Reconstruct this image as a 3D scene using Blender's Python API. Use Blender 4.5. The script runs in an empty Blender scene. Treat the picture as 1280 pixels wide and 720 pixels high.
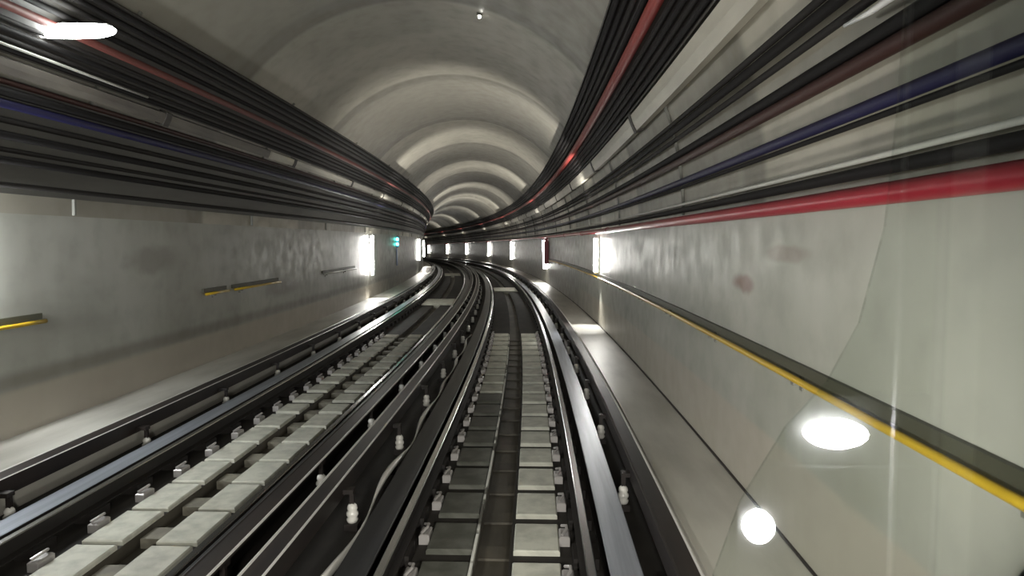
import bpy, bmesh, math, random
from mathutils import Vector
random.seed(4)
C = bpy.context.scene.collection
S = bpy.context.scene
PI = math.pi

# ---------------------------------------------------------------- the line of the tunnel
R = 400.0            # curve radius, to the left
RV = 9000.0          # vertical curve, falling away
EYE = 2.6            # eye height over the track bed
CX = -2.05           # tunnel axis, seen from our track
HW = 3.85            # half width between the walls
SPR = 2.9            # springing height of the vault

def P(s, X, z):
    a = s / R
    dz = -(s * s) / (2 * RV) if s > 0 else 0.0
    return Vector((-R + (R + X) * math.cos(a), (R + X) * math.sin(a), z + dz))

def frame(s):
    a = s / R
    return Vector((math.cos(a), math.sin(a), 0)), Vector((-math.sin(a), math.cos(a), 0))   # outwards, forwards

def vault(deg, r=HW):            # point of the vault; deg 0 right springing .. 180 left springing
    t = math.radians(deg)
    return CX + r * math.cos(t), SPR + r * math.sin(t)

# ---------------------------------------------------------------- materials
def mat(name, col, rough=0.6, metal=0.0, noise=None, bump=0.0, emit=None, coat=0.0, spec=None):
    m = bpy.data.materials.new(name); m.use_nodes = True
    nt = m.node_tree; b = nt.nodes['Principled BSDF']
    b.inputs['Base Color'].default_value = (*col, 1)
    b.inputs['Roughness'].default_value = rough
    b.inputs['Metallic'].default_value = metal
    b.inputs['Coat Weight'].default_value = coat
    if spec is not None: b.inputs['Specular IOR Level'].default_value = spec
    if emit:
        b.inputs['Emission Color'].default_value = (*emit[0], 1)
        b.inputs['Emission Strength'].default_value = emit[1]
    if noise:
        col2, scale, lo, hi = noise
        uv = nt.nodes.new('ShaderNodeTexCoord')
        mp = nt.nodes.new('ShaderNodeMapping'); mp.inputs['Scale'].default_value = scale
        n = nt.nodes.new('ShaderNodeTexNoise'); n.inputs['Scale'].default_value = 1.0; n.inputs['Detail'].default_value = 5
        n.inputs['Roughness'].default_value = 0.55
        r = nt.nodes.new('ShaderNodeMapRange'); r.inputs[1].default_value = lo; r.inputs[2].default_value = hi
        mx = nt.nodes.new('ShaderNodeMix'); mx.data_type = 'RGBA'
        mx.inputs[6].default_value = (*col, 1); mx.inputs[7].default_value = (*col2, 1)
        nt.links.new(uv.outputs['UV'], mp.inputs['Vector']); nt.links.new(mp.outputs[0], n.inputs['Vector'])
        nt.links.new(n.outputs['Fac'], r.inputs[0]); nt.links.new(r.outputs[0], mx.inputs[0])
        nt.links.new(mx.outputs[2], b.inputs['Base Color'])
        if bump:
            bp = nt.nodes.new('ShaderNodeBump'); bp.inputs['Strength'].default_value = bump; bp.inputs['Distance'].default_value = 0.02
            nt.links.new(n.outputs['Fac'], bp.inputs['Height']); nt.links.new(bp.outputs[0], b.inputs['Normal'])
    return m

def math_node(nt, op, a, b_=None, c=None):
    n = nt.nodes.new('ShaderNodeMath'); n.operation = op
    for i, v in enumerate((a, b_, c)):
        if v is None: continue
        if isinstance(v, (int, float)): n.inputs[i].default_value = v
        else: nt.links.new(v, n.inputs[i])
    return n.outputs[0]

def concrete(name, base, alt, plinth=None, far_dim=None, stains=(), joint=None, rough=0.42, streak=(0.55, 0.12, 1), scale2=(0.25, 0.9, 1)):
    """Painted concrete; UV = (metres along the tunnel, height or arc in metres)."""
    m = bpy.data.materials.new(name); m.use_nodes = True
    nt = m.node_tree; b = nt.nodes['Principled BSDF']; L = nt.links.new
    tc = nt.nodes.new('ShaderNodeTexCoord'); sp = nt.nodes.new('ShaderNodeSeparateXYZ'); L(tc.outputs['UV'], sp.inputs[0])
    def nz(scale, det=4):
        mp = nt.nodes.new('ShaderNodeMapping'); mp.inputs['Scale'].default_value = scale
        L(tc.outputs['UV'], mp.inputs[0])
        n = nt.nodes.new('ShaderNodeTexNoise'); n.inputs['Scale'].default_value = 1; n.inputs['Detail'].default_value = det
        L(mp.outputs[0], n.inputs[0]); return n.outputs['Fac']
    def mix(fac, a, bcol):
        mx = nt.nodes.new('ShaderNodeMix'); mx.data_type = 'RGBA'
        if isinstance(fac, (int, float)): mx.inputs[0].default_value = fac
        else: L(fac, mx.inputs[0])
        for i, v in ((6, a), (7, bcol)):
            if isinstance(v, tuple): mx.inputs[i].default_value = (*v, 1)
            else: L(v, mx.inputs[i])
        return mx.outputs[2]
    def rng(v, lo, hi, t0=0.0, t1=1.0):
        r = nt.nodes.new('ShaderNodeMapRange'); r.interpolation_type = 'SMOOTHSTEP'
        r.inputs[1].default_value = lo; r.inputs[2].default_value = hi; r.inputs[3].default_value = t0; r.inputs[4].default_value = t1
        L(v, r.inputs[0]); return r.outputs[0]
    n1 = nz(streak); n2 = nz(scale2); n3 = nz((3.0, 3.0, 1), 6)
    col = mix(rng(n1, 0.36, 0.64), base, alt)
    col = mix(rng(n2, 0.5, 0.75, 0, 0.55), col, tuple(c * 0.62 for c in base))
    col = mix(rng(n3, 0.45, 0.8, 0, 0.25), col, tuple(c * 0.5 for c in alt))
    if plinth:
        z1, pc, dirt = plinth
        col = mix(rng(sp.outputs[1], z1 - 0.03, z1 + 0.03, 0.8, 0.0), col, pc)
        if dirt:
            d = math_node(nt, 'ABSOLUTE', math_node(nt, 'SUBTRACT', sp.outputs[1], z1 + 0.1))
            col = mix(rng(d, 0.02, 0.16, 0.55, 0.0), col, dirt)
    if far_dim:  # wall colour darkened further in, painting the dim light between far lamps
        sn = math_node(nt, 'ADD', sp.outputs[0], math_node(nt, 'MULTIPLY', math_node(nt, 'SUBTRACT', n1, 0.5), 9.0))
        col = mix(rng(sn, far_dim[0], far_dim[1], 0, 0.8), col, far_dim[2])
    for (s0, z0, rs, rz, sc) in stains:
        dx = math_node(nt, 'DIVIDE', math_node(nt, 'SUBTRACT', sp.outputs[0], s0), rs)
        dz = math_node(nt, 'DIVIDE', math_node(nt, 'SUBTRACT', sp.outputs[1], z0), rz)
        d = math_node(nt, 'SQRT', math_node(nt, 'ADD', math_node(nt, 'MULTIPLY', dx, dx), math_node(nt, 'MULTIPLY', dz, dz)))
        d = math_node(nt, 'ADD', d, math_node(nt, 'MULTIPLY', math_node(nt, 'SUBTRACT', n3, 0.5), 1.4))
        col = mix(rng(d, 0.4, 1.1, 0.75, 0.0), col, sc)
    if joint:
        per, wd, jc = joint
        t = math_node(nt, 'ABSOLUTE', math_node(nt, 'SUBTRACT', math_node(nt, 'FRACT', math_node(nt, 'DIVIDE', sp.outputs[0], per)), 0.5))
        col = mix(rng(t, 0.5 - wd / per * 2, 0.5 - wd / per, 0, 0.6), col, jc)
        # every other ring darkened in colour, painting the light and dark bands of the lamps
        q = math_node(nt, 'GREATER_THAN', math_node(nt, 'FRACT', math_node(nt, 'DIVIDE', sp.outputs[0], per * 2)), 0.5)
        col = mix(math_node(nt, 'MULTIPLY', q, 0.7), col, tuple(c * 0.5 for c in base))
    L(col, b.inputs['Base Color'])
    L(rng(n3, 0.3, 0.7, rough - 0.07, rough + 0.1), b.inputs['Roughness'])
    bp = nt.nodes.new('ShaderNodeBump'); bp.inputs['Strength'].default_value = 0.15; bp.inputs['Distance'].default_value = 0.02
    L(n3, bp.inputs['Height']); L(bp.outputs[0], b.inputs['Normal'])
    return m

M = {}
M['wall_r'] = concrete('painted concrete right', (0.33, 0.335, 0.285), (0.40, 0.40, 0.35),
                       plinth=(1.05, (0.42, 0.385, 0.32), None), far_dim=(20, 26, (0.13, 0.122, 0.105)),
                       stains=((6.5, 2.22, 0.38, 0.10, (0.16, 0.07, 0.045)), (9.5, 2.45, 0.8, 0.12, (0.2, 0.19, 0.15)), (4.2, 1.2, 0.5, 0.2, (0.3, 0.3, 0.25)), (5.4, 2.5, 0.6, 0.08, (0.2, 0.17, 0.13))))
M['wall_l'] = concrete('painted concrete left', (0.30, 0.30, 0.265), (0.38, 0.385, 0.35),
                       plinth=(0.92, (0.40, 0.36, 0.30), (0.13, 0.115, 0.09)), far_dim=(29, 36, (0.13, 0.135, 0.118)),
                       stains=((11.0, 2.3, 0.9, 0.25, (0.2, 0.19, 0.16)), (17, 1.5, 1.6, 0.25, (0.17, 0.16, 0.13))))
M['vault'] = concrete('bare vault concrete', (0.44, 0.415, 0.345), (0.34, 0.32, 0.26), joint=(6.2, 0.2, (0.09, 0.085, 0.065)),
                      rough=0.5, streak=(0.5, 0.35, 1), scale2=(0.12, 0.5, 1))
M['walk'] = mat('walkway concrete', (0.50, 0.49, 0.44), 0.42, noise=((0.36, 0.35, 0.31), (0.5, 2, 1), 0.4, 0.65), bump=0.1)
M['bed'] = mat('greasy track bed', (0.016, 0.014, 0.012), 0.75, noise=((0.032, 0.028, 0.024), (1.2, 3, 1), 0.4, 0.7), bump=0.3, spec=0.25)
M['channel'] = mat('oily channel', (0.045, 0.04, 0.03), 0.6, noise=((0.09, 0.08, 0.062), (0.9, 2, 1), 0.4, 0.65), bump=0.2)
M['sleeper'] = mat('sleeper concrete', (0.50, 0.50, 0.43), 0.7, noise=((0.36, 0.36, 0.31), (5, 5, 1), 0.4, 0.65), bump=0.2)
M['oiled'] = mat('oil soaked concrete', (0.055, 0.057, 0.045), 0.6, noise=((0.10, 0.10, 0.085), (4, 4, 1), 0.4, 0.65), bump=0.2)
M['web'] = mat('dirty concrete', (0.13, 0.12, 0.095), 0.7, noise=((0.2, 0.19, 0.15), (5, 5, 1), 0.4, 0.65))
M['railhead'] = mat('polished rail steel', (0.62, 0.62, 0.62), 0.24, 1.0)
M['railweb'] = mat('dark rail steel', (0.013, 0.011, 0.010), 0.6, 0.0, spec=0.3)
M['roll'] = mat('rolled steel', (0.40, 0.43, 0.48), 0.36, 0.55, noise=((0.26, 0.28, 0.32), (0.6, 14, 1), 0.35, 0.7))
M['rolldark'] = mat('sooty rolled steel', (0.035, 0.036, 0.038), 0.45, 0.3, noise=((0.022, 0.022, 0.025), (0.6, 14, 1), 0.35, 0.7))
M['guide'] = mat('brown guide bar steel', (0.020, 0.015, 0.013), 0.5, 0.0, noise=((0.010, 0.008, 0.008), (1.2, 9, 1), 0.4, 0.65), spec=0.35)
M['lip'] = mat('highlight bar edge', (0.60, 0.59, 0.56), 0.4, 0.3)  # pale edge colour stands in for highlights along the guide bars
M['insul'] = mat('glazed insulator', (0.62, 0.61, 0.57), 0.25)
M['clip'] = mat('galvanised clip', (0.42, 0.40, 0.39), 0.4, 0.5)
M['gap'] = mat('black joint filler', (0.02, 0.015, 0.013), 0.8)
M['yellow'] = mat('yellow paint', (0.50, 0.33, 0.02), 0.35)
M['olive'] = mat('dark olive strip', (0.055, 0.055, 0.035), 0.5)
M['steel'] = mat('grey bracket steel', (0.20, 0.20, 0.18), 0.5, 0.4)
M['black'] = mat('black sheath', (0.011, 0.010, 0.010), 0.7, spec=0.15)
M['char'] = mat('charcoal sheath', (0.022, 0.020, 0.019), 0.7, spec=0.15)
M['brown'] = mat('dark red brown sheath', (0.040, 0.016, 0.013), 0.5, spec=0.3)
M['blue'] = mat('dark blue sheath', (0.013, 0.012, 0.045), 0.5, spec=0.3)
M['red'] = mat('red pipe paint', (0.27, 0.014, 0.026), 0.36)
M['redcab'] = mat('red cable sheath', (0.26, 0.035, 0.028), 0.55)
M['dullred'] = mat('dusty red sheath', (0.13, 0.035, 0.028), 0.6)
M['board'] = mat('sooty backing board', (0.115, 0.112, 0.10), 0.6, noise=((0.08, 0.078, 0.07), (0.4, 2, 1), 0.4, 0.65))
M['grey'] = mat('pale grey sheath', (0.42, 0.42, 0.38), 0.4)
M['cream'] = mat('cream duct', (0.50, 0.475, 0.40), 0.45, noise=((0.40, 0.38, 0.32), (0.7, 4, 1), 0.4, 0.65))
M['tray'] = mat('sooty tray steel', (0.045, 0.040, 0.035), 0.6, 0.1)
M['darkred'] = mat('dark red cabinet paint', (0.22, 0.02, 0.03), 0.35)
M['bluep'] = mat('blue enamel', (0.05, 0.12, 0.28), 0.35)
M['white'] = mat('white plastic', (0.8, 0.8, 0.78), 0.35)
M['tube'] = mat('fluorescent tube', (1, 1, 1), 0.5, emit=((1.0, 0.985, 0.93), 27))
M['tubenew'] = mat('fresh fluorescent tube', (1, 1, 1), 0.5, emit=((0.96, 0.99, 1.0), 80))
M['tubefar'] = mat('aged fluorescent tube', (1, 1, 1), 0.5, emit=((1.0, 0.97, 0.9), 14))
M['green'] = mat('green lens', (0.05, 0.6, 0.5), 0.3, emit=((0.08, 0.85, 0.62), 5))
M['bead'] = mat('small lamp glass', (1, 1, 1), 0.3, emit=((1, 0.98, 0.9), 5))
M['oval'] = mat('oval lamp glass', (1, 1, 1), 0.3, emit=((0.95, 1, 0.97), 7))
M['cabpanel'] = mat('cab panel', (0.55, 0.56, 0.52), 0.6)
M['cabdark'] = mat('cab dark trim', (0.03, 0.03, 0.03), 0.5)
M['cablamp'] = mat('cab lamp lens', (1, 1, 1), 0.3, emit=((1, 1, 1), 45))

# ---------------------------------------------------------------- helpers
def link(o, parent=None):
    C.objects.link(o)
    if parent: o.parent = parent
    return o

def tag(o, label=None, cat=None, group=None, kind=None):
    if label: o['label'] = label
    if cat: o['category'] = cat
    if group: o['group'] = group
    if kind: o['kind'] = kind
    return o

def build(name, verts, faces, mats, uvs=None, fm=None, parent=None, smooth=False, loc=None):
    me = bpy.data.meshes.new(name)
    if loc is not None: verts = [Vector(v) - loc for v in verts]
    me.from_pydata([tuple(v) for v in verts], [], faces)
    for m in (mats if isinstance(mats, (list, tuple)) else [mats]): me.materials.append(m)
    if uvs:
        ul = me.uv_layers.new(name='UVMap')
        for li, l in enumerate(me.loops): ul.data[li].uv = uvs[l.vertex_index]
    if fm:
        for p, k in zip(me.polygons, fm): p.material_index = k
    if smooth:
        for p in me.polygons: p.use_smooth = True
    me.update()
    o = bpy.data.objects.new(name, me)
    if loc is not None: o.location = loc
    return link(o, parent)

def steps(s0, s1):
    out = [s0]
    while out[-1] < s1 - 1e-6:
        s = out[-1]; out.append(min(s1, s + (1.0 if s < 30 else 1.6)))
    return out

def sweep(name, prof, s0, s1, mats, closed=True, fm=None, parent=None, smooth=False, flip=False, vfromz=False, origin=None):
    """prof: (X, z) points, sharp unless smooth; extruded along the tunnel."""
    ss = steps(s0, s1); n = len(prof); V = []; F = []; U = []; FM = []
    d = [0.0]
    for i in range(1, n): d.append(d[-1] + math.dist(prof[i], prof[i - 1]))
    for s in ss:
        for i, (X, z) in enumerate(prof):
            V.append(P(s, X, z)); U.append((s, z if vfromz else d[i]))
    m = n if closed else n - 1
    for k in range(len(ss) - 1):
        for i in range(m):
            a = k * n + i; b = k * n + (i + 1) % n
            q = (a, b, b + n, a + n)
            F.append(q[::-1] if flip else q); FM.append(fm[i] if fm else 0)
    if closed:
        F.append(tuple(range(n))[::-1]); F.append(tuple(range((len(ss) - 1) * n, len(ss) * n))); FM += [0, 0]
    loc = origin
    return build(name, V, F, mats, U, FM, parent, smooth, loc)

def circ(X, z, r, n=10):
    return [(X + r * math.cos(2 * PI * i / n), z + r * math.sin(2 * PI * i / n)) for i in range(n)]

def rect(x0, x1, z0, z1): return [(x0, z0), (x1, z0), (x1, z1), (x0, z1)]

class MB:
    """Collects boxes and lathed shapes placed in tunnel coordinates (s, X, z)."""
    def __init__(s): s.v = []; s.f = []; s.u = []
    def box(self, s0, s1, X0, X1, z0, z1, bev=0.0):
        b = len(self.v)
        if bev <= 0:
            for s in (s0, s1):
                for X, z in ((X0, z0), (X1, z0), (X1, z1), (X0, z1)): self.v.append(P(s, X, z)); self.u.append((s, X + z))
            for q in ((0, 3, 2, 1), (4, 5, 6, 7), (0, 1, 5, 4), (1, 2, 6, 5), (2, 3, 7, 6), (3, 0, 4, 7)): self.f.append(tuple(b + i for i in q))
        else:
            rings = ((z0, 0), (z1 - bev, 0), (z1, bev))
            for z, i in rings:
                for s, X in ((s0 + i, X0 + i), (s1 - i, X0 + i), (s1 - i, X1 - i), (s0 + i, X1 - i)): self.v.append(P(s, X, z)); self.u.append((s, X + z))
            self.f.append((b, b + 1, b + 2, b + 3)); self.f.append((b + 11, b + 10, b + 9, b + 8))
            for k in (0, 4):
                for i in range(4): self.f.append((b + k + i, b + k + 4 + i, b + k + 4 + (i + 1) % 4, b + k + (i + 1) % 4))
        return self
    def lathe(self, s, X, prof, n=12, ax='z'):
        """prof: (radius, height) from bottom to top, around a vertical axis at (s, X)."""
        b = len(self.v)
        for r, z in prof:
            for i in range(n):
                t = 2 * PI * i / n
                if ax == 'z': self.v.append(P(s + r * math.sin(t), X + r * math.cos(t), z))
                self.u.append((t, z))
        for k in range(len(prof) - 1):
            for i in range(n):
                self.f.append((b + k * n + i, b + k * n + (i + 1) % n, b + (k + 1) * n + (i + 1) % n, b + (k + 1) * n + i))
        self.f.append(tuple(b + i for i in range(n))[::-1]); self.f.append(tuple(b + (len(prof) - 1) * n + i for i in range(n)))
        return self
    def pipe(self, pts, r, n=8):
        b = len(self.v); Q = [P(*p) for p in pts]
        for k, q in enumerate(Q):
            t = (Q[min(k + 1, len(Q) - 1)] - Q[max(k - 1, 0)]).normalized()
            up = Vector((0, 0, 1)) if abs(t.z) < 0.9 else Vector((0, 1, 0))
            x = t.cross(up).normalized(); y = x.cross(t)
            rr = r[k] if isinstance(r, (list, tuple)) else r
            for i in range(n):
                a = 2 * PI * i / n; self.v.append(q + x * rr * math.cos(a) + y * rr * math.sin(a)); self.u.append((pts[k][0], a))
        for k in range(len(Q) - 1):
            for i in range(n):
                self.f.append((b + k * n + i, b + k * n + (i + 1) % n, b + (k + 1) * n + (i + 1) % n, b + (k + 1) * n + i))
        self.f.append(tuple(b + i for i in range(n))[::-1]); self.f.append(tuple(b + (len(Q) - 1) * n + i for i in range(n)))
        return self
    def out(self, name, m, parent=None, smooth=False, loc=None):
        o = build(name, self.v, self.f, m, self.u, None, parent, smooth, loc)
        bm = bmesh.new(); bm.from_mesh(o.data); bmesh.ops.recalc_face_normals(bm, faces=bm.faces); bm.to_mesh(o.data); bm.free()
        return o

def fixn(o):
    bm = bmesh.new(); bm.from_mesh(o.data); bmesh.ops.recalc_face_normals(bm, faces=bm.faces); bm.to_mesh(o.data); bm.free()
    return o

def empty(name, loc):
    o = bpy.data.objects.new(name, None); o.location = loc; o.empty_display_size = 0.2
    C.objects.link(o); return o

def child(e, o):                       # keep world placement under an unrotated empty
    o.parent = e; o.location = o.location - e.location
    return o

ORD = ('nearest second third fourth fifth sixth seventh eighth ninth tenth eleventh twelfth thirteenth fourteenth fifteenth '
       'sixteenth seventeenth eighteenth nineteenth twentieth twenty-first twenty-second twenty-third').split()

S0, S1 = -5.0, 172.0

# ---------------------------------------------------------------- setting
TR, TL = -0.40, -3.42                 # track centres
def bed():
    prof = [(-5.12, 0.0)]
    for c in (TL, TR): prof += [(c - 0.14, 0.0), (c - 0.14, -0.12), (c + 0.14, -0.12), (c + 0.14, 0.0)]
    prof += [(1.09, 0.0)]
    fm = [0] * (len(prof) - 1)
    for k in (1, 2, 3, 5, 6, 7): fm[k] = 1
    return sweep('floor', prof, S0, S1, [M['bed'], M['channel']], closed=False, fm=fm, flip=True)
tag(bed(), 'dark greasy track bed with a drain channel along each track', kind='structure')
XR, XL = CX + HW, CX - HW
wr = sweep('wall_right', [(XR, -0.1), (XR, 0.4), (XR, 1.1), (XR, 2.0), (XR, SPR)], S0, S1, M['wall_r'], closed=False, vfromz=True)
tag(wr, 'pale greenish painted concrete wall on the outside of the curve', kind='structure')
wl = sweep('wall_left', [(XL, SPR), (XL, 2.0), (XL, 1.1), (XL, 0.4), (XL, -0.1)], S0, S1, M['wall_l'], closed=False, vfromz=True)
tag(wl, 'grey painted concrete wall on the inside of the curve', kind='structure')
arc = [vault(180 * i / 48) for i in range(49)]
ce = sweep('ceiling', arc, S0, S1, M['vault'], closed=False, smooth=True)
tag(ce, 'rounded bare concrete vault cast in rings', kind='structure')
wk = sweep('walkway', [(1.07, -0.05), (XR, -0.05), (XR, 0.4), (1.09, 0.4), (1.07, 0.38)], S0, S1, M['walk']); fixn(wk)
tag(wk, 'pale concrete walkway along the right wall', kind='structure')
wk2 = sweep('walkway', [(XL, -0.05), (-5.1, -0.05), (-5.1, 0.38), (-5.12, 0.4), (XL, 0.4)], S0, S1, M['walk']); fixn(wk2)
tag(wk2, 'pale concrete walkway along the left wall', kind='structure')
tr = fixn(sweep('trim_1', rect(XR - 0.022, XR, 0.4, 0.412), S0, S1, M['gap'])); tag(tr, 'thin dark joint between right walkway and wall', kind='structure')
# end of the visible bore: it simply runs on round the curve

# ---------------------------------------------------------------- rails
def running_rail(X, label):
    zt = 0.25; h = 0.034
    prof = [(X - 0.065, 0.09), (X + 0.065, 0.09), (X + 0.065, 0.10), (X + 0.010, 0.115), (X + 0.010, 0.205), (X + h, 0.215), (X + h, zt - 0.008), (X + h - 0.008, zt),
            (X - h + 0.008, zt), (X - h, zt - 0.008), (X - h, 0.215), (X - 0.010, 0.205), (X - 0.010, 0.115), (X - 0.065, 0.10)]
    fm = [0] * 14
    for k in (6, 7, 8): fm[k] = 1
    o = fixn(sweep('running_rail', prof, S0, 165, [M['railweb'], M['railhead']], fm=fm))
    m = MB(); s = -4.6
    while s < 60:
        m.box(s, s + 0.3, X - 0.10, X + 0.10, 0.0, 0.09); s += 0.78
    m.box(60, 165, X - 0.08, X + 0.08, 0.0, 0.09) if False else None
    tag(o, label, 'rail', 'running rails of the two tracks')
    ch = m.out('rail_pad', M['railweb'], o); ch['kind'] = 'stuff'
    ch2 = fixn(sweep('rail_seat', rect(X - 0.09, X + 0.09, -0.005, 0.05), 55, 165, M['railweb'], parent=o))
    return o
running_rail(TR - 0.755, 'thin running rail of the track ahead, on its side facing the middle gap')
running_rail(TR + 0.755, 'thin bright running rail of the track ahead, beside the shiny wide rolling beam')
running_rail(TL - 0.80, 'thin bright running rail of the neighbouring track, on its walkway side')
running_rail(TL + 0.80, 'thin running rail of the neighbouring track, on its side facing the middle gap')

def rolling_beam(x0, x1, m, label):
    zt = 0.24; c = (x0 + x1) / 2
    prof = [(x0, 0.0), (x1, 0.0), (x1, 0.02), (c + 0.012, 0.03), (c + 0.012, zt - 0.03), (x1, zt - 0.02), (x1, zt - 0.004), (x1 - 0.006, zt), (x0 + 0.006, zt), (x0, zt - 0.004), (x0, zt - 0.02), (c - 0.012, zt - 0.03), (c - 0.012, 0.03), (x0, 0.02)]
    fm = [1] * 14
    for k in (6, 7, 8): fm[k] = 0
    o = fixn(sweep('rolling_beam', prof, S0, 165, [m, M['railweb']], fm=fm))
    return tag(o, label, 'beam', 'wide steel beams the train tyres roll on')
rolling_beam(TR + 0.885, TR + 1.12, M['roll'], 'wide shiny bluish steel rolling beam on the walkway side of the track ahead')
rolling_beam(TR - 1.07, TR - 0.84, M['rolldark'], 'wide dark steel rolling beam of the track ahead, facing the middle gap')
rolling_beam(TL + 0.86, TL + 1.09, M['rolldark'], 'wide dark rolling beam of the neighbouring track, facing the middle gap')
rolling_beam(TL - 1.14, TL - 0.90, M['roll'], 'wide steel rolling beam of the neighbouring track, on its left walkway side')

def guide_bar(xa, xb, side, label, s_ins=2.3, zt=0.46, insx=None, ph=0.0):
    """xa..xb: top flange; the upright flange hangs on the track side; side=+1: walkway to the right."""
    lo = zt - 0.16; t = 0.018; e = 0.012
    if side > 0: prof = [(xa, lo), (xa + t, lo), (xa + t, zt - t), (xb, zt - t), (xb, zt), (xb - e, zt + 0.006), (xb - 2.2 * e, zt), (xa + 2 * e, zt), (xa + e, zt + 0.006), (xa, zt)]
    else: prof = [(xb - t, lo), (xb, lo), (xb, zt), (xb - e, zt + 0.006), (xb - 2 * e, zt), (xa + 2.2 * e, zt), (xa + e, zt + 0.006), (xa, zt), (xa, zt - t), (xb - t, zt - t)]
    fm = [0] * 10
    for k in ((4, 5) if side > 0 else (2, 3, 5, 6)): fm[k] = 1
    o = fixn(sweep('guide_bar', prof, S0, 165, [M['guide'], M['lip']], fm=fm))
    tag(o, label, 'guide bar', 'guide bars beside the tracks')
    xi = insx if insx is not None else (xa + 0.05 if side > 0 else xb - 0.05)
    s = -3.3 + ph
    proto = None
    while s < 75:
        loc = P(s, xi, 0.0)
        m = MB(); m.lathe(s, xi, [(0.035, 0.05), (0.048, 0.07), (0.055, 0.09), (0.042, 0.11), (0.055, 0.13), (0.055, 0.15), (0.040, 0.17), (0.048, 0.19), (0.042, 0.215), (0.022, 0.235)], 12)
        g = m.out('insulator', M['insul'], o, smooth=True, loc=loc)
        g['label'] = 'pale glazed insulator'
        m = MB(); m.box(s - 0.05, s + 0.05, min(xi, (xa + xb) / 2) - 0.02, max(xi, (xa + xb) / 2) + 0.02, zt - 0.13, zt - 0.09); m.box(s - 0.02, s + 0.02, xi - 0.02, xi + 0.02, 0.04, zt - 0.10); m.box(s - 0.07, s + 0.07, xi - 0.06, xi + 0.06, -0.005, 0.06)
        m.out('arm', M['guide'], o)
        s += s_ins
    return o
guide_bar(0.86, 1.04, 1, 'dark brown guide bar against the right walkway edge', insx=0.80, ph=0.95)
guide_bar(-1.95, -1.77, -1, 'dark guide bar in the middle gap belonging to the track ahead', insx=-1.70, ph=0.4)
guide_bar(-2.30, -2.12, 1, 'dark guide bar in the middle gap belonging to the neighbouring track', insx=-2.22, ph=1.2)
guide_bar(-5.02, -4.82, -1, 'black guide bar against the left walkway edge', insx=-4.72, ph=0.2)

# pale cable looped in clips beside the rolling beam in the middle gap
def gap_cable():
    pts = []; s = -3
    while s < 19:
        w = 0.5 + 0.5 * math.sin(s * 1.9)
        pts.append((s, -1.57 + 0.03 * math.sin(s * 2.4), 0.12 + 0.05 * w)); s += 0.25
    m = MB(); m.pipe(pts, [0.010 + 0.026 * (0.5 + 0.5 * math.sin(p[0] * 2.73)) for p in pts], 8)
    o = m.out('return_cable', M['insul'], smooth=True)
    tag(o, 'pale cable lying loosely in the middle gap beside the dark rolling beam', 'cable')
    for k in range(8):
        mm = MB(); mm.box(-2.6 + 2.6 * k, -2.52 + 2.6 * k, -1.66, -1.50, 0.0, 0.10); mm.out('saddle', M['railweb'], o)
gap_cable()

# channel kerb with chipped white paint along the drain channel of the track ahead
ke = fixn(sweep('channel_edging', rect(TR - 0.164, TR - 0.141, -0.02, 0.055), S0, 19.5, mat('chipped white edging', (0.55, 0.55, 0.50), 0.6, noise=((0.07, 0.068, 0.055), (1.3, 1, 1), 0.52, 0.56))))
tag(ke, 'narrow edging with chipped white paint along the drain channel of the track ahead', 'edging')

# ---------------------------------------------------------------- sleepers
def sleeper(s, c, inner, outer, mats_, label, group, clips, hl=0.29):
    loc = P(s, c, 0)
    e = empty('sleeper', loc)
    for sg, mm in ((-1, mats_[0]), (1, mats_[1])):
        a, b = sorted((c + sg * inner, c + sg * outer))
        m = MB(); m.box(s - hl, s + hl, a, b, -0.01, 0.045, 0.012)
        o = m.out('block', mm, loc=loc); o.parent = e; o.location = (0, 0, 0)
        if mm is M['oiled']: o['label'] = 'oil-blackened block'
    m = MB(); m.box(s - 0.13, s + 0.13, c - inner + 0.03, c + inner - 0.03, -0.125, -0.03 if c == TL else -0.10)
    o = m.out('web', M['web'] if c == TL else M['channel'], loc=loc); o.parent = e; o.location = (0, 0, 0)
    for X in clips:
        m = MB()
        m.box(s - 0.10, s + 0.10, X - 0.045, X + 0.045, -0.005, 0.085, 0.012)
        m.pipe([(s - 0.09, X - 0.02, 0.10), (s - 0.02, X + 0.02, 0.125), (s + 0.05, X + 0.02, 0.125), (s + 0.11, X - 0.02, 0.10)], 0.013, 6)
        o = m.out('rail_clip', M['clip'], loc=loc); o.parent = e; o.location = (0, 0, 0)
    return tag(e, label, 'sleeper', group)
s = 3.7; k = 0
while s < 19.7:
    dark = s < 12.2
    sleeper(s, TR, 0.170, 0.555, (M['oiled'] if dark else M['sleeper'], M['sleeper']),
            '%s sleeper of the track ahead%s' % (ORD[k] if k else 'nearest', ', left block black with oil' if dark else ', both blocks pale'),
            'sleepers of the track ahead', (TR + 0.600, TR - 0.600))
    s += 0.79; k += 1
s = 3.9; k = 0
while s < 19.4:
    sleeper(s, TL, 0.145, 0.50, (M['sleeper'], M['sleeper']), '%s pale concrete sleeper of the neighbouring track, counting away from the camera' % ORD[k],
            'sleepers of the neighbouring track', (TL - 0.56,), 0.345 if s < 10.5 else 0.26)
    s += 0.77; k += 1
def light_slab(s0, s1, c, w, label):  # pale slab in place of lamp light pooled on the track bed
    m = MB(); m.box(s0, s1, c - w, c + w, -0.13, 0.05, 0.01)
    tag(m.out('light_pool_slab', M['sleeper']), label, 'slab')
light_slab(29.2, 32.0, TL, 0.62, 'pale slab standing for lamp light on the neighbouring track beyond its sleepers')
light_slab(37.0, 40.0, TR, 0.60, 'pale slab standing for lamp light on the track ahead in the distance')
light_slab(56.0, 60.0, TL, 0.62, 'far pale slab standing for lamp light on the neighbouring track where it bends away')

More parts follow.
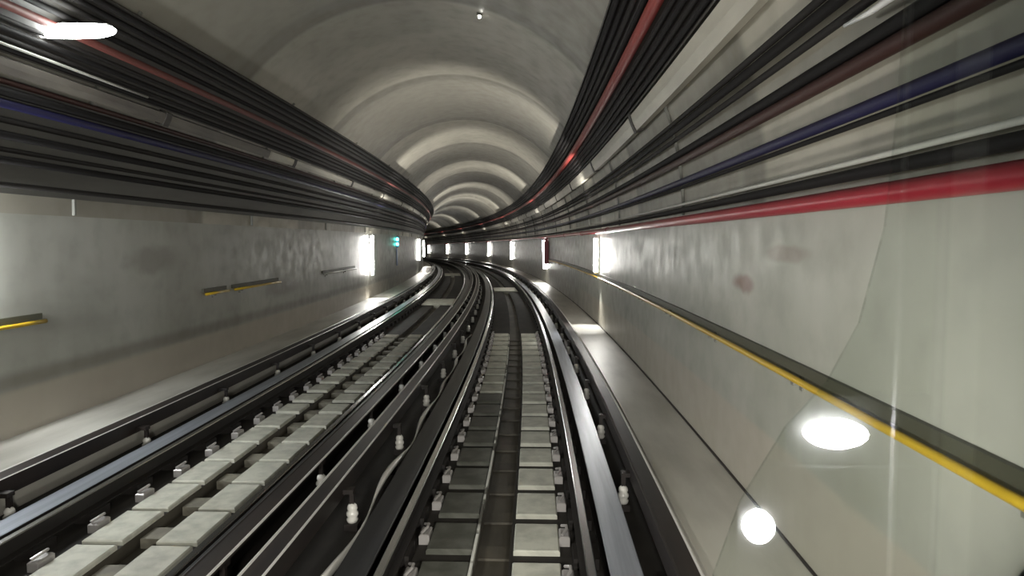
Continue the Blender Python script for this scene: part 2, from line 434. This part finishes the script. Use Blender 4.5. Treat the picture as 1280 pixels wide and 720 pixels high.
# ---------------------------------------------------------------- cables on the vault
def cable(name, deg, r, m, label, group, s0=S0, s1=165, off=0.09, cat='cable', n=8):
    X, z = vault(deg, HW - off)
    o = fixn(sweep(name, circ(X, z, r, n), s0, s1, m, smooth=True))
    return tag(o, label, cat, group)
GR, GL = 'cables and pipes on the right wall and vault', 'cables on the left wall and vault'
# right side, bottom to top
o = fixn(sweep('fire_main_pipe', circ(XR - 0.12, 2.83, 0.055, 14), S0, 165, M['red'], smooth=True))
tag(o, 'red pipe along the right wall, lowest of the services', 'pipe', GR)
for sj in (16.2, 22.2, 28.2):
    fl = MB(); fl.pipe([(sj - 0.05, XR - 0.12, 2.83), (sj + 0.05, XR - 0.12, 2.83)], 0.068, 14); fl.out('coupling', M['red'], o)
cable('cable', 1.9, 0.017, M['grey'], 'thin pale grey cable just above the black cable over the red pipe', GR, off=0.115)
cable('cable', 0.9, 0.034, M['black'], 'black cable just under the thin pale one, first above the red pipe', GR, off=0.10)
cable('cable', 6.0, 0.040, M['blue'], 'dark blue cable on the right wall', GR)
cable('cable', 5.0, 0.018, M['black'], 'thin black cable touching the dark blue cable from below', GR)
cable('cable', 9.6, 0.045, M['brown'], 'thick dark red brown cable above the blue one', GR)
cable('cable', 10.9, 0.040, M['black'], 'thick black cable lying over the dark red brown one', GR)
cable('cable', 13.6, 0.026, M['char'], 'thin charcoal cable below the black pair on the right vault', GR)
cable('cable', 15.2, 0.036, M['black'], 'black cable, lower of the pair below the cream duct', GR)
cable('cable', 16.3, 0.026, M['char'], 'charcoal cable, upper of the pair below the cream duct', GR)
def duct(d0, d1, side, label, group, s0=S0, s1=165, m='cream'):
    def A(d, r): return vault(d if side > 0 else 180 - d, r)
    prof = [A(d0, HW - 0.05), A(d0, HW - 0.16), A((d0 + d1) / 2, HW - 0.17), A(d1, HW - 0.16), A(d1, HW - 0.05)]
    o = fixn(sweep('cable_duct', prof, s0, s1, M[m])); tag(o, label, 'duct', group)
    s = 4.5
    while s < 70:
        if not s0 < s < s1 - 0.2: s += 6.0; continue
        p2 = [A(d0 - 0.35, HW - 0.05), A(d0 - 0.35, HW - 0.175), A((d0 + d1) / 2, HW - 0.185), A(d1 + 0.35, HW - 0.175), A(d1 + 0.35, HW - 0.05)]
        fixn(sweep('joint_collar', p2, s, s + 0.16, M['tray'], parent=o)); s += 6.0
duct(20.2, 23.8, 1, 'cream box duct running along the right side of the vault', GR)
M['sootduct'] = mat('sooty duct', (0.15, 0.135, 0.115), 0.55, noise=((0.09, 0.08, 0.07), (0.7, 4, 1), 0.4, 0.65))
duct(22.2, 24.6, -1, 'sooty brownish length of box duct on the left side of the vault, near end', GL, S0, 14.9, 'sootduct')
duct(22.2, 24.6, -1, 'cream box duct on the left side of the vault, running on from the sooty length', GL, 15.0, 165)
def tray(d0, d1, side, label, group):
    def A(d, r): return vault(d if side > 0 else 180 - d, r)
    n = 5; outer = [A(d0 + (d1 - d0) * i / n, HW - 0.05) for i in range(n + 1)]; inner = [A(d0 + (d1 - d0) * i / n, HW - 0.075) for i in range(n + 1)][::-1]
    o = fixn(sweep('cable_tray', [A(d0, HW - 0.05)] + [A(d0, HW - 0.12)] + [A(d0 + 0.3, HW - 0.12)] + inner[::-1][0:0] + [A(d0 + 0.3, HW - 0.075)] +
                   [A(d0 + (d1 - d0) * i / n, HW - 0.075) for i in range(1, n)] + [A(d1 - 0.3, HW - 0.075), A(d1 - 0.3, HW - 0.12), A(d1, HW - 0.12), A(d1, HW - 0.05)] +
                   [A(d1 - (d1 - d0) * i / n, HW - 0.05) for i in range(1, n)], S0, 165, M['tray']))
    return tag(o, label, 'cable tray', group)
tray(24.6, 40.5, 1, 'sooty steel tray on the right of the vault, carrying the thick red cable', GR)
tray(25.2, 40.5, -1, 'sooty steel tray on the left of the vault, carrying the thin red cable', GL)
rows = [(25.8, .034, 'black', 'black cable at the bottom of the {} tray'), (27.2, .028, 'char', 'charcoal cable second from the bottom of the {} tray'),
        (28.6, .034, 'black', 'black cable third from the bottom of the {} tray'), (30.0, .026, 'char', 'thin charcoal cable just below the red cable in the {} tray'),
        (32.1, .070, 'redcab', 'thick red cable in the {} tray'), (34.2, .036, 'black', 'black cable just above the red cable in the {} tray'),
        (36.0, .034, 'char', 'charcoal cable high in the {} tray'), (37.6, .034, 'black', 'black cable third from the top edge, high in the {} tray'), (39.2, .040, 'black', 'topmost black cable of the {} tray')]
for d, r, mm, lab in rows:
    cable('cable', d, r, M[mm], lab.format('right'), GR, off=0.080 + r)
    cable('cable', 180 - d - 0.2, r * (0.7 if mm == 'redcab' else 1), M['dullred' if mm == 'redcab' else mm], lab.format('left'), GL, off=0.080 + r)
n = 6
bo = fixn(sweep('backing_board', [vault(180 - (3.2 + 17.8 * i / n), HW - 0.042) for i in range(n + 1)] + [vault(180 - (21.0 - 17.8 * i / n), HW - 0.060) for i in range(n + 1)], S0, 165, M['board']))
tag(bo, 'sooty grey backing board under the lower cables on the left wall', 'board', GL)
# left side below the duct
for d, r, mm, lab in ((4.6, .030, 'char', 'charcoal cable on the left wall, lowest of them'), (8.6, .040, 'black', 'black cable second from the bottom on the left wall'),
                      (10.3, .026, 'char', 'thin charcoal cable between two black ones on the left wall'),
                      (12.6, .045, 'black', 'thick black cable third from the bottom on the left wall'), (15.0, .034, 'char', 'charcoal cable on the left just below the blue one'),
                      (17.6, .050, 'blue', 'dark blue cable on the left side of the vault'), (19.4, .050, 'black', 'thick black cable just below the left cream duct'),
                      (21.0, .034, 'brown', 'brown cable touching the left cream duct from below')):
    cable('cable', 180 - d, r, M[mm], lab, GL, off=0.066 + r)
o = cable('cable', 180 - 26.6, 0.016, M['grey'], 'short thin pale cable ending beside the left tray', GL, s0=-4, s1=9.9, off=0.15)

# curved bracket straps that carry the cables
def strap(s, side, label):
    pts = []
    for i in range(17):
        d = 0.2 + 41 * i / 16
        pts.append(d)
    V = []; F = []
    m = MB(); b = 0
    for i, d in enumerate(pts):
        dd = d if side > 0 else 180 - d
        for r in (HW - 0.04, HW - 0.006):
            X, z = vault(dd, r)
            for ds in (-0.02, 0.02): V.append(P(s + ds, X, z))
    for i in range(16):
        a = i * 4; c = a + 4
        F += [(a, a + 1, c + 1, c), (a + 2, c + 2, c + 3, a + 3), (a, c, c + 2, a + 2), (a + 1, a + 3, c + 3, c + 1)]
    F += [(0, 2, 3, 1), (64, 65, 67, 66)]
    o = fixn(build('cable_strap', V, F, M['steel']))
    tag(o, label, 'bracket', 'curved straps under the cables')
for k in range(9):
    s = 9.0 + 6.0 * k
    strap(s, 1, '%s grey strap behind the cables on the right wall, counting away from the camera' % ORD[k])
    strap(s, -1, '%s grey strap behind the cables on the left wall, counting away from the camera' % ORD[k])

# ---------------------------------------------------------------- handrails
def handrail(side, s0, s1, label, pale=False):
    X = (XR - 0.075) if side > 0 else (XL + 0.075)
    wX = XR if side > 0 else XL
    e = empty('handrail', P((s0 + min(s1, 40)) / 2, X, 1.65))
    r = fixn(sweep('rail', circ(X, 1.65, 0.024, 12), s0, s1, M['grey'] if pale else M['yellow'], smooth=True)); child(e, r)
    x0, x1 = sorted((wX, X - 0.0 * side)); 
    st = fixn(sweep('dark_strip', rect(min(wX, wX - 0.035 * side), max(wX, wX - 0.035 * side), 1.675, 1.745), s0, s1, M['olive'])); child(e, st)  # plain dark band just above the rail
    s = s0 + 0.4
    while s < min(s1, 62):
        m = MB(); m.box(s - 0.025, s + 0.025, min(wX, X), max(wX, X), 1.60, 1.63); m.box(s - 0.03, s + 0.03, min(wX, wX - 0.012 * side), max(wX, wX - 0.012 * side), 1.56, 1.68)
        o = m.out('wall_bracket', M['steel']); child(e, o); s += 2.4
    return tag(e, label, 'handrail', 'yellow handrails')
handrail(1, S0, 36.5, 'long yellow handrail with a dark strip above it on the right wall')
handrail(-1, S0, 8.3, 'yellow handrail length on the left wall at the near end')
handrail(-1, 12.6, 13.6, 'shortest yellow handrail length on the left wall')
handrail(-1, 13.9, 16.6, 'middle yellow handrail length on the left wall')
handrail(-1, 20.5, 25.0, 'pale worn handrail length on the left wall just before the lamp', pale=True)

# ---------------------------------------------------------------- lamps
def tunnel_lamp(s, side, label):
    top = 2.71 if side > 0 else 2.86; ln = 0.96 if s == 18.7 else 1.08 if s < 10 else 1.6
    wX = (XR if side > 0 else XL) - 0.012 * side
    X = wX - 0.10 * side
    loc = P(s, wX, top)
    e = empty('tunnel_lamp', loc)
    m = MB(); m.box(s - 0.07, s + 0.07, min(wX, wX - 0.045 * side), max(wX, wX - 0.04 * side), top - ln, top)
    m.box(s - 0.06, s + 0.06, min(wX, X - 0.035 * side), max(wX, X - 0.035 * side), top - 0.06, top); m.box(s - 0.06, s + 0.06, min(wX, X - 0.035 * side), max(wX, X - 0.035 * side), top - ln, top - ln + 0.05)
    child(e, m.out('housing', M['white']))
    m = MB(); m.pipe([(s, X, top - ln + 0.05), (s, X, top - 0.06)], 0.048, 14)
    child(e, m.out('tube', M['tubefar' if s > 45 else 'tubenew' if s < 10 else 'tube'], smooth=True))
    if s > 10:                          # added spot, not part of the fixture, to brighten the vault
        l = bpy.data.lights.new('vault_fill', 'SPOT'); l.energy = 230; l.spot_size = math.radians(100); l.spot_blend = 0.9; l.shadow_soft_size = 0.05; l.color = (1.0, 0.97, 0.92)
        o = bpy.data.objects.new('vault_fill', l); C.objects.link(o); o.parent = e
        o.location = P(s, wX - 0.30 * side, top) - loc
        d = P(s + 2.6, CX, 6.6) - P(s, wX - 0.30 * side, top)
        o.rotation_euler = d.to_track_quat('-Z', 'Y').to_euler()
        l = bpy.data.lights.new('walkway_fill', 'SPOT'); l.energy = 45; l.spot_size = math.radians(75); l.spot_blend = 0.8; l.shadow_soft_size = 0.05; l.color = (1.0, 0.98, 0.94)  # second added spot, makes the bright patch on the walkway
        o = bpy.data.objects.new('walkway_fill', l); C.objects.link(o); o.parent = e
        a = P(s, wX - 0.22 * side, top - ln - 0.03); o.location = a - loc
        o.rotation_euler = (P(s - 0.5, wX - 0.45 * side, 0.4) - a).to_track_quat('-Z', 'Y').to_euler()
    return tag(e, label, 'lamp', 'upright wall lamps')
names_r = ['upright white tube lamp on the right wall beside the camera', 'largest glowing upright lamp on the right wall, above the bright patch of walkway', 'upright lamp on the right wall beside the dark red box',
           'upright lamp on the outer wall, third from the large one, going into the bend', 'upright lamp on the outer wall, fourth into the bend', 'upright lamp on the outer wall, fifth into the bend',
           'upright lamp on the outer wall, sixth into the bend', 'last upright lamp visible on the outer wall in the bend']
for s, lab in zip((18.7, 38.5, 62.0, 82.0, 103.0, 122.0, 141.0), names_r[1:]): tunnel_lamp(s, 1, lab)
names_l = ['upright lamp on the left wall beside the camera', 'large glowing upright lamp on the left wall', 'upright lamp on the left wall just before it bends out of sight', 'small upright lamp on the left wall at the very edge of the bend']
for s, lab in zip((6.6, 28.0, 52.0, 67.0), names_l): tunnel_lamp(s, -1, lab)

def green_lamp(s):
    e = empty('signal_lamp', P(s, XL, 2.75))
    m = MB(); m.box(s - 0.16, s + 0.16, XL + 0.012, XL + 0.14, 2.3, 2.85, 0.02); child(e, m.out('housing', M['bluep']))
    m = MB()
    for z in (2.71, 2.47): m.lathe(s - 0.165, XL + 0.07, [(0.03, z - 0.07), (0.055, z - 0.04), (0.06, z), (0.055, z + 0.04), (0.03, z + 0.07)], 10)
    child(e, m.out('lens', M['green'], smooth=True))
    m = MB(); m.box(s - 0.14, s + 0.14, XL + 0.012, XL + 0.05, 1.4, 2.29); child(e, m.out('panel', M['bluep']))
    tag(e, 'green glowing lamp box on the left wall beyond the large lamp', 'lamp')
green_lamp(36.2)

m = MB(); m.box(37.0, 37.4, XR - 0.22, XR - 0.012, 1.45, 2.62, 0.02); cab = m.out('wall_cabinet', M['darkred'])
tag(cab, 'narrow dark red box on the right wall next to an upright lamp', 'cabinet')
m = MB(); m.box(36.98, 37.0, XR - 0.19, XR - 0.03, 1.6, 2.78); m.out('door', M['darkred'], cab)
m = MB(); m.box(39.3, 39.6, XR - 0.16, XR - 0.012, 2.1, 2.7, 0.02); tag(m.out('wall_box', M['bluep']), 'small blue enamel box on the right wall just past the dark red box', 'box')

# oval lamp high on the left vault, held out on a short arm
X, z = vault(180 - 33.5, HW - 0.36)
s = 7.7
e = empty('vault_lamp', P(s, X, z))
b = MB(); b.pipe([(s, X - 0.48, z), (s, X - 0.44, z), (s, X - 0.28, z), (s, X, z), (s, X + 0.28, z), (s, X + 0.40, z), (s, X + 0.44, z)], [0.02, 0.055, 0.075, 0.08, 0.072, 0.045, 0.015], 14)
child(e, b.out('lens', M['oval'], smooth=True))
Xa, za = vault(180 - 33.3, HW - 0.13)
b = MB(); b.pipe([(s + 0.1, X, z + 0.05), (s + 0.1, Xa, za)], 0.02, 8); b.box(s + 0.04, s + 0.12, X - 0.36, X + 0.32, z + 0.03, z + 0.09)
child(e, b.out('arm', M['steel']))
tag(e, 'oval white lamp high on the left of the vault above the cables', 'lamp')
def bead(s, X, label):
    z = SPR + math.sqrt(HW ** 2 - (X - CX) ** 2)
    m = MB(); m.lathe(s, X, [(0.015, z - 0.085), (0.025, z - 0.075), (0.028, z - 0.06), (0.022, z - 0.04)], 12); o = m.out('ceiling_lamp', M['bead'], smooth=True)
    m = MB(); m.lathe(s, X, [(0.05, z - 0.045), (0.05, z + 0.02)], 12); m.out('base', M['steel'], o)
    tag(o, label, 'lamp')
bead(13.0, -1.0, 'tiny round white lamp at the crown of the vault')

# pale sleeve over the dark cables, modelled to stand for a reflection in the glass
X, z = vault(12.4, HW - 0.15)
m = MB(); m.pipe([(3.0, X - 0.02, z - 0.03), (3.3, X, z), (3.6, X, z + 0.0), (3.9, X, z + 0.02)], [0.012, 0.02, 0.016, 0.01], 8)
tag(m.out('glass_glint', M['white'], smooth=True), 'short white sleeve over the thick dark cables on the right, standing for a glass reflection', 'glint')

# ---------------------------------------------------------------- the train the picture is taken from
gm = bpy.data.materials.new('windscreen glass'); gm.use_nodes = True
nt = gm.node_tree; nt.nodes.clear()
out = nt.nodes.new('ShaderNodeOutputMaterial'); mx = nt.nodes.new('ShaderNodeMixShader')
tr_ = nt.nodes.new('ShaderNodeBsdfTransparent'); tr_.inputs[0].default_value = (0.97, 0.99, 0.975, 1)
gl = nt.nodes.new('ShaderNodeBsdfGlossy'); gl.inputs['Roughness'].default_value = 0.015
fr = nt.nodes.new('ShaderNodeFresnel'); fr.inputs[0].default_value = 1.6
nt.links.new(fr.outputs[0], mx.inputs[0]); nt.links.new(tr_.outputs[0], mx.inputs[1]); nt.links.new(gl.outputs[0], mx.inputs[2]); nt.links.new(mx.outputs[0], out.inputs[0])
YG = 1.1
edge = [(0.525, 3.05), (0.515, 2.78), (0.503, 2.62), (0.470, 2.475), (0.425, 2.385), (0.365, 2.315), (0.300, 2.20), (0.26, 2.08), (0.255, 2.0), (0.95, 1.98), (0.98, 2.02), (0.98, 3.02), (0.95, 3.05)]
n = len(edge)
V = [(x, YG, z) for x, z in edge] + [(x, YG + 0.008, z) for x, z in edge]
F = [tuple(range(n)), tuple(range(2 * n - 1, n - 1, -1))] + [(i, n + i, n + (i + 1) % n, (i + 1) % n) for i in range(n)]
ws = fixn(build('windscreen', V, F, gm))
tag(ws, 'clear curved-edged side pane of the train windscreen showing cab reflections', 'windscreen')

# cab side behind the photographer: panel, pole and two lit lamps, seen only mirrored in the pane
YB = -0.5
def bx(name, x0, x1, y0, y1, z0, z1, m, parent):
    V = [(x, y, z) for x in (x0, x1) for y in (y0, y1) for z in (z0, z1)]
    F = [(0, 1, 3, 2), (4, 6, 7, 5), (0, 4, 5, 1), (2, 3, 7, 6), (0, 2, 6, 4), (1, 5, 7, 3)]
    o = fixn(build(name, V, F, m)); child(parent, o)
    bv = o.modifiers.new('b', 'BEVEL'); bv.width = 0.006; bv.segments = 2
    return o
cab = empty('cab_partition', Vector((1.2, YB, 0.4)))
bx('panel', 1.46, 1.59, YB - 0.04, YB, 0.4, 3.35, M['cabpanel'], cab)
bx('door_frame', 1.44, 1.46, YB - 0.05, YB + 0.02, 0.4, 3.35, M['cabdark'], cab)
bx('console', 0.72, 1.44, YB - 0.1, YB, 0.4, 1.75, M['cabdark'], cab)
bx('console_top', 0.90, 1.44, YB - 0.1, YB - 0.02, 1.75, 2.02, M['cabdark'], cab)
def lens(name, x, z, rx, rz, m):
    V = []; F = []; k = 20
    for r, y in ((1.0, YB), (1.0, YB + 0.02), (0.8, YB + 0.035), (0.35, YB + 0.04)):
        for i in range(k): V.append((x + rx * r * math.cos(2 * PI * i / k), y, z + rz * r * math.sin(2 * PI * i / k)))
    for j in range(3):
        for i in range(k): F.append((j * k + i, j * k + (i + 1) % k, (j + 1) * k + (i + 1) % k, (j + 1) * k + i))
    F.append(tuple(range(k))); F.append(tuple(range(3 * k, 4 * k)))
    child(cab, fixn(build(name, V, F, m, smooth=True)))
lens('lamp_lens', 1.075, 1.88, 0.115, 0.055, M['cablamp'])
lens('lamp_lens', 0.80, 1.52, 0.058, 0.062, M['cablamp'])
m_ = MB(); m_.lathe(YB + 0.12, 1.24, [(0.009, 0.4), (0.009, 3.9)], 10)
child(cab, m_.out('grab_pole', mat('bright pole', (0.8, 0.8, 0.8), 0.3, 0.6), smooth=True))
tag(cab, 'train cab partition behind the camera with two lit lamps, mirrored in the windscreen', 'partition')

# ---------------------------------------------------------------- light: tunnel tubes (emission), added fill spots + the train's two headlights
def headlight(x, power):
    l = bpy.data.lights.new('headlight', 'SPOT'); l.energy = power; l.spot_size = math.radians(125); l.spot_blend = 1.0; l.shadow_soft_size = 0.12; l.color = (1.0, 0.97, 0.88)
    o = bpy.data.objects.new('headlight', l); C.objects.link(o); o.location = (x, 1.3, 1.7)
    o.rotation_euler = (math.radians(90), 0, math.radians(4))
headlight(-1.2, 105); headlight(0.45, 105)
w = bpy.data.worlds.new('World'); S.world = w; w.use_nodes = True
w.node_tree.nodes['Background'].inputs[0].default_value = (0.9, 0.95, 0.85, 1); w.node_tree.nodes['Background'].inputs[1].default_value = 0.03

# ---------------------------------------------------------------- camera
cd = bpy.data.cameras.new('camera'); cam = bpy.data.objects.new('camera', cd); C.objects.link(cam)
cd.sensor_width = 36; cd.lens = 900 / 1280 * 36; cd.clip_start = 0.05; cd.clip_end = 500
cam.location = (0, 0, EYE)
cam.rotation_euler = (math.radians(90) - math.atan(60 / 900), 0, math.atan(44 / 900))
S.camera = cam
S.view_settings.view_transform = 'Standard'; S.view_settings.look = 'None'
S.view_settings.exposure = 2.35; S.view_settings.gamma = 1.0; S.view_settings.use_curve_mapping = False
S.cycles.use_denoising = True
S.cycles.max_bounces = 8; S.cycles.diffuse_bounces = 5; S.cycles.caustics_reflective = False; S.cycles.caustics_refractive = False
S.cycles.sample_clamp_indirect = 6
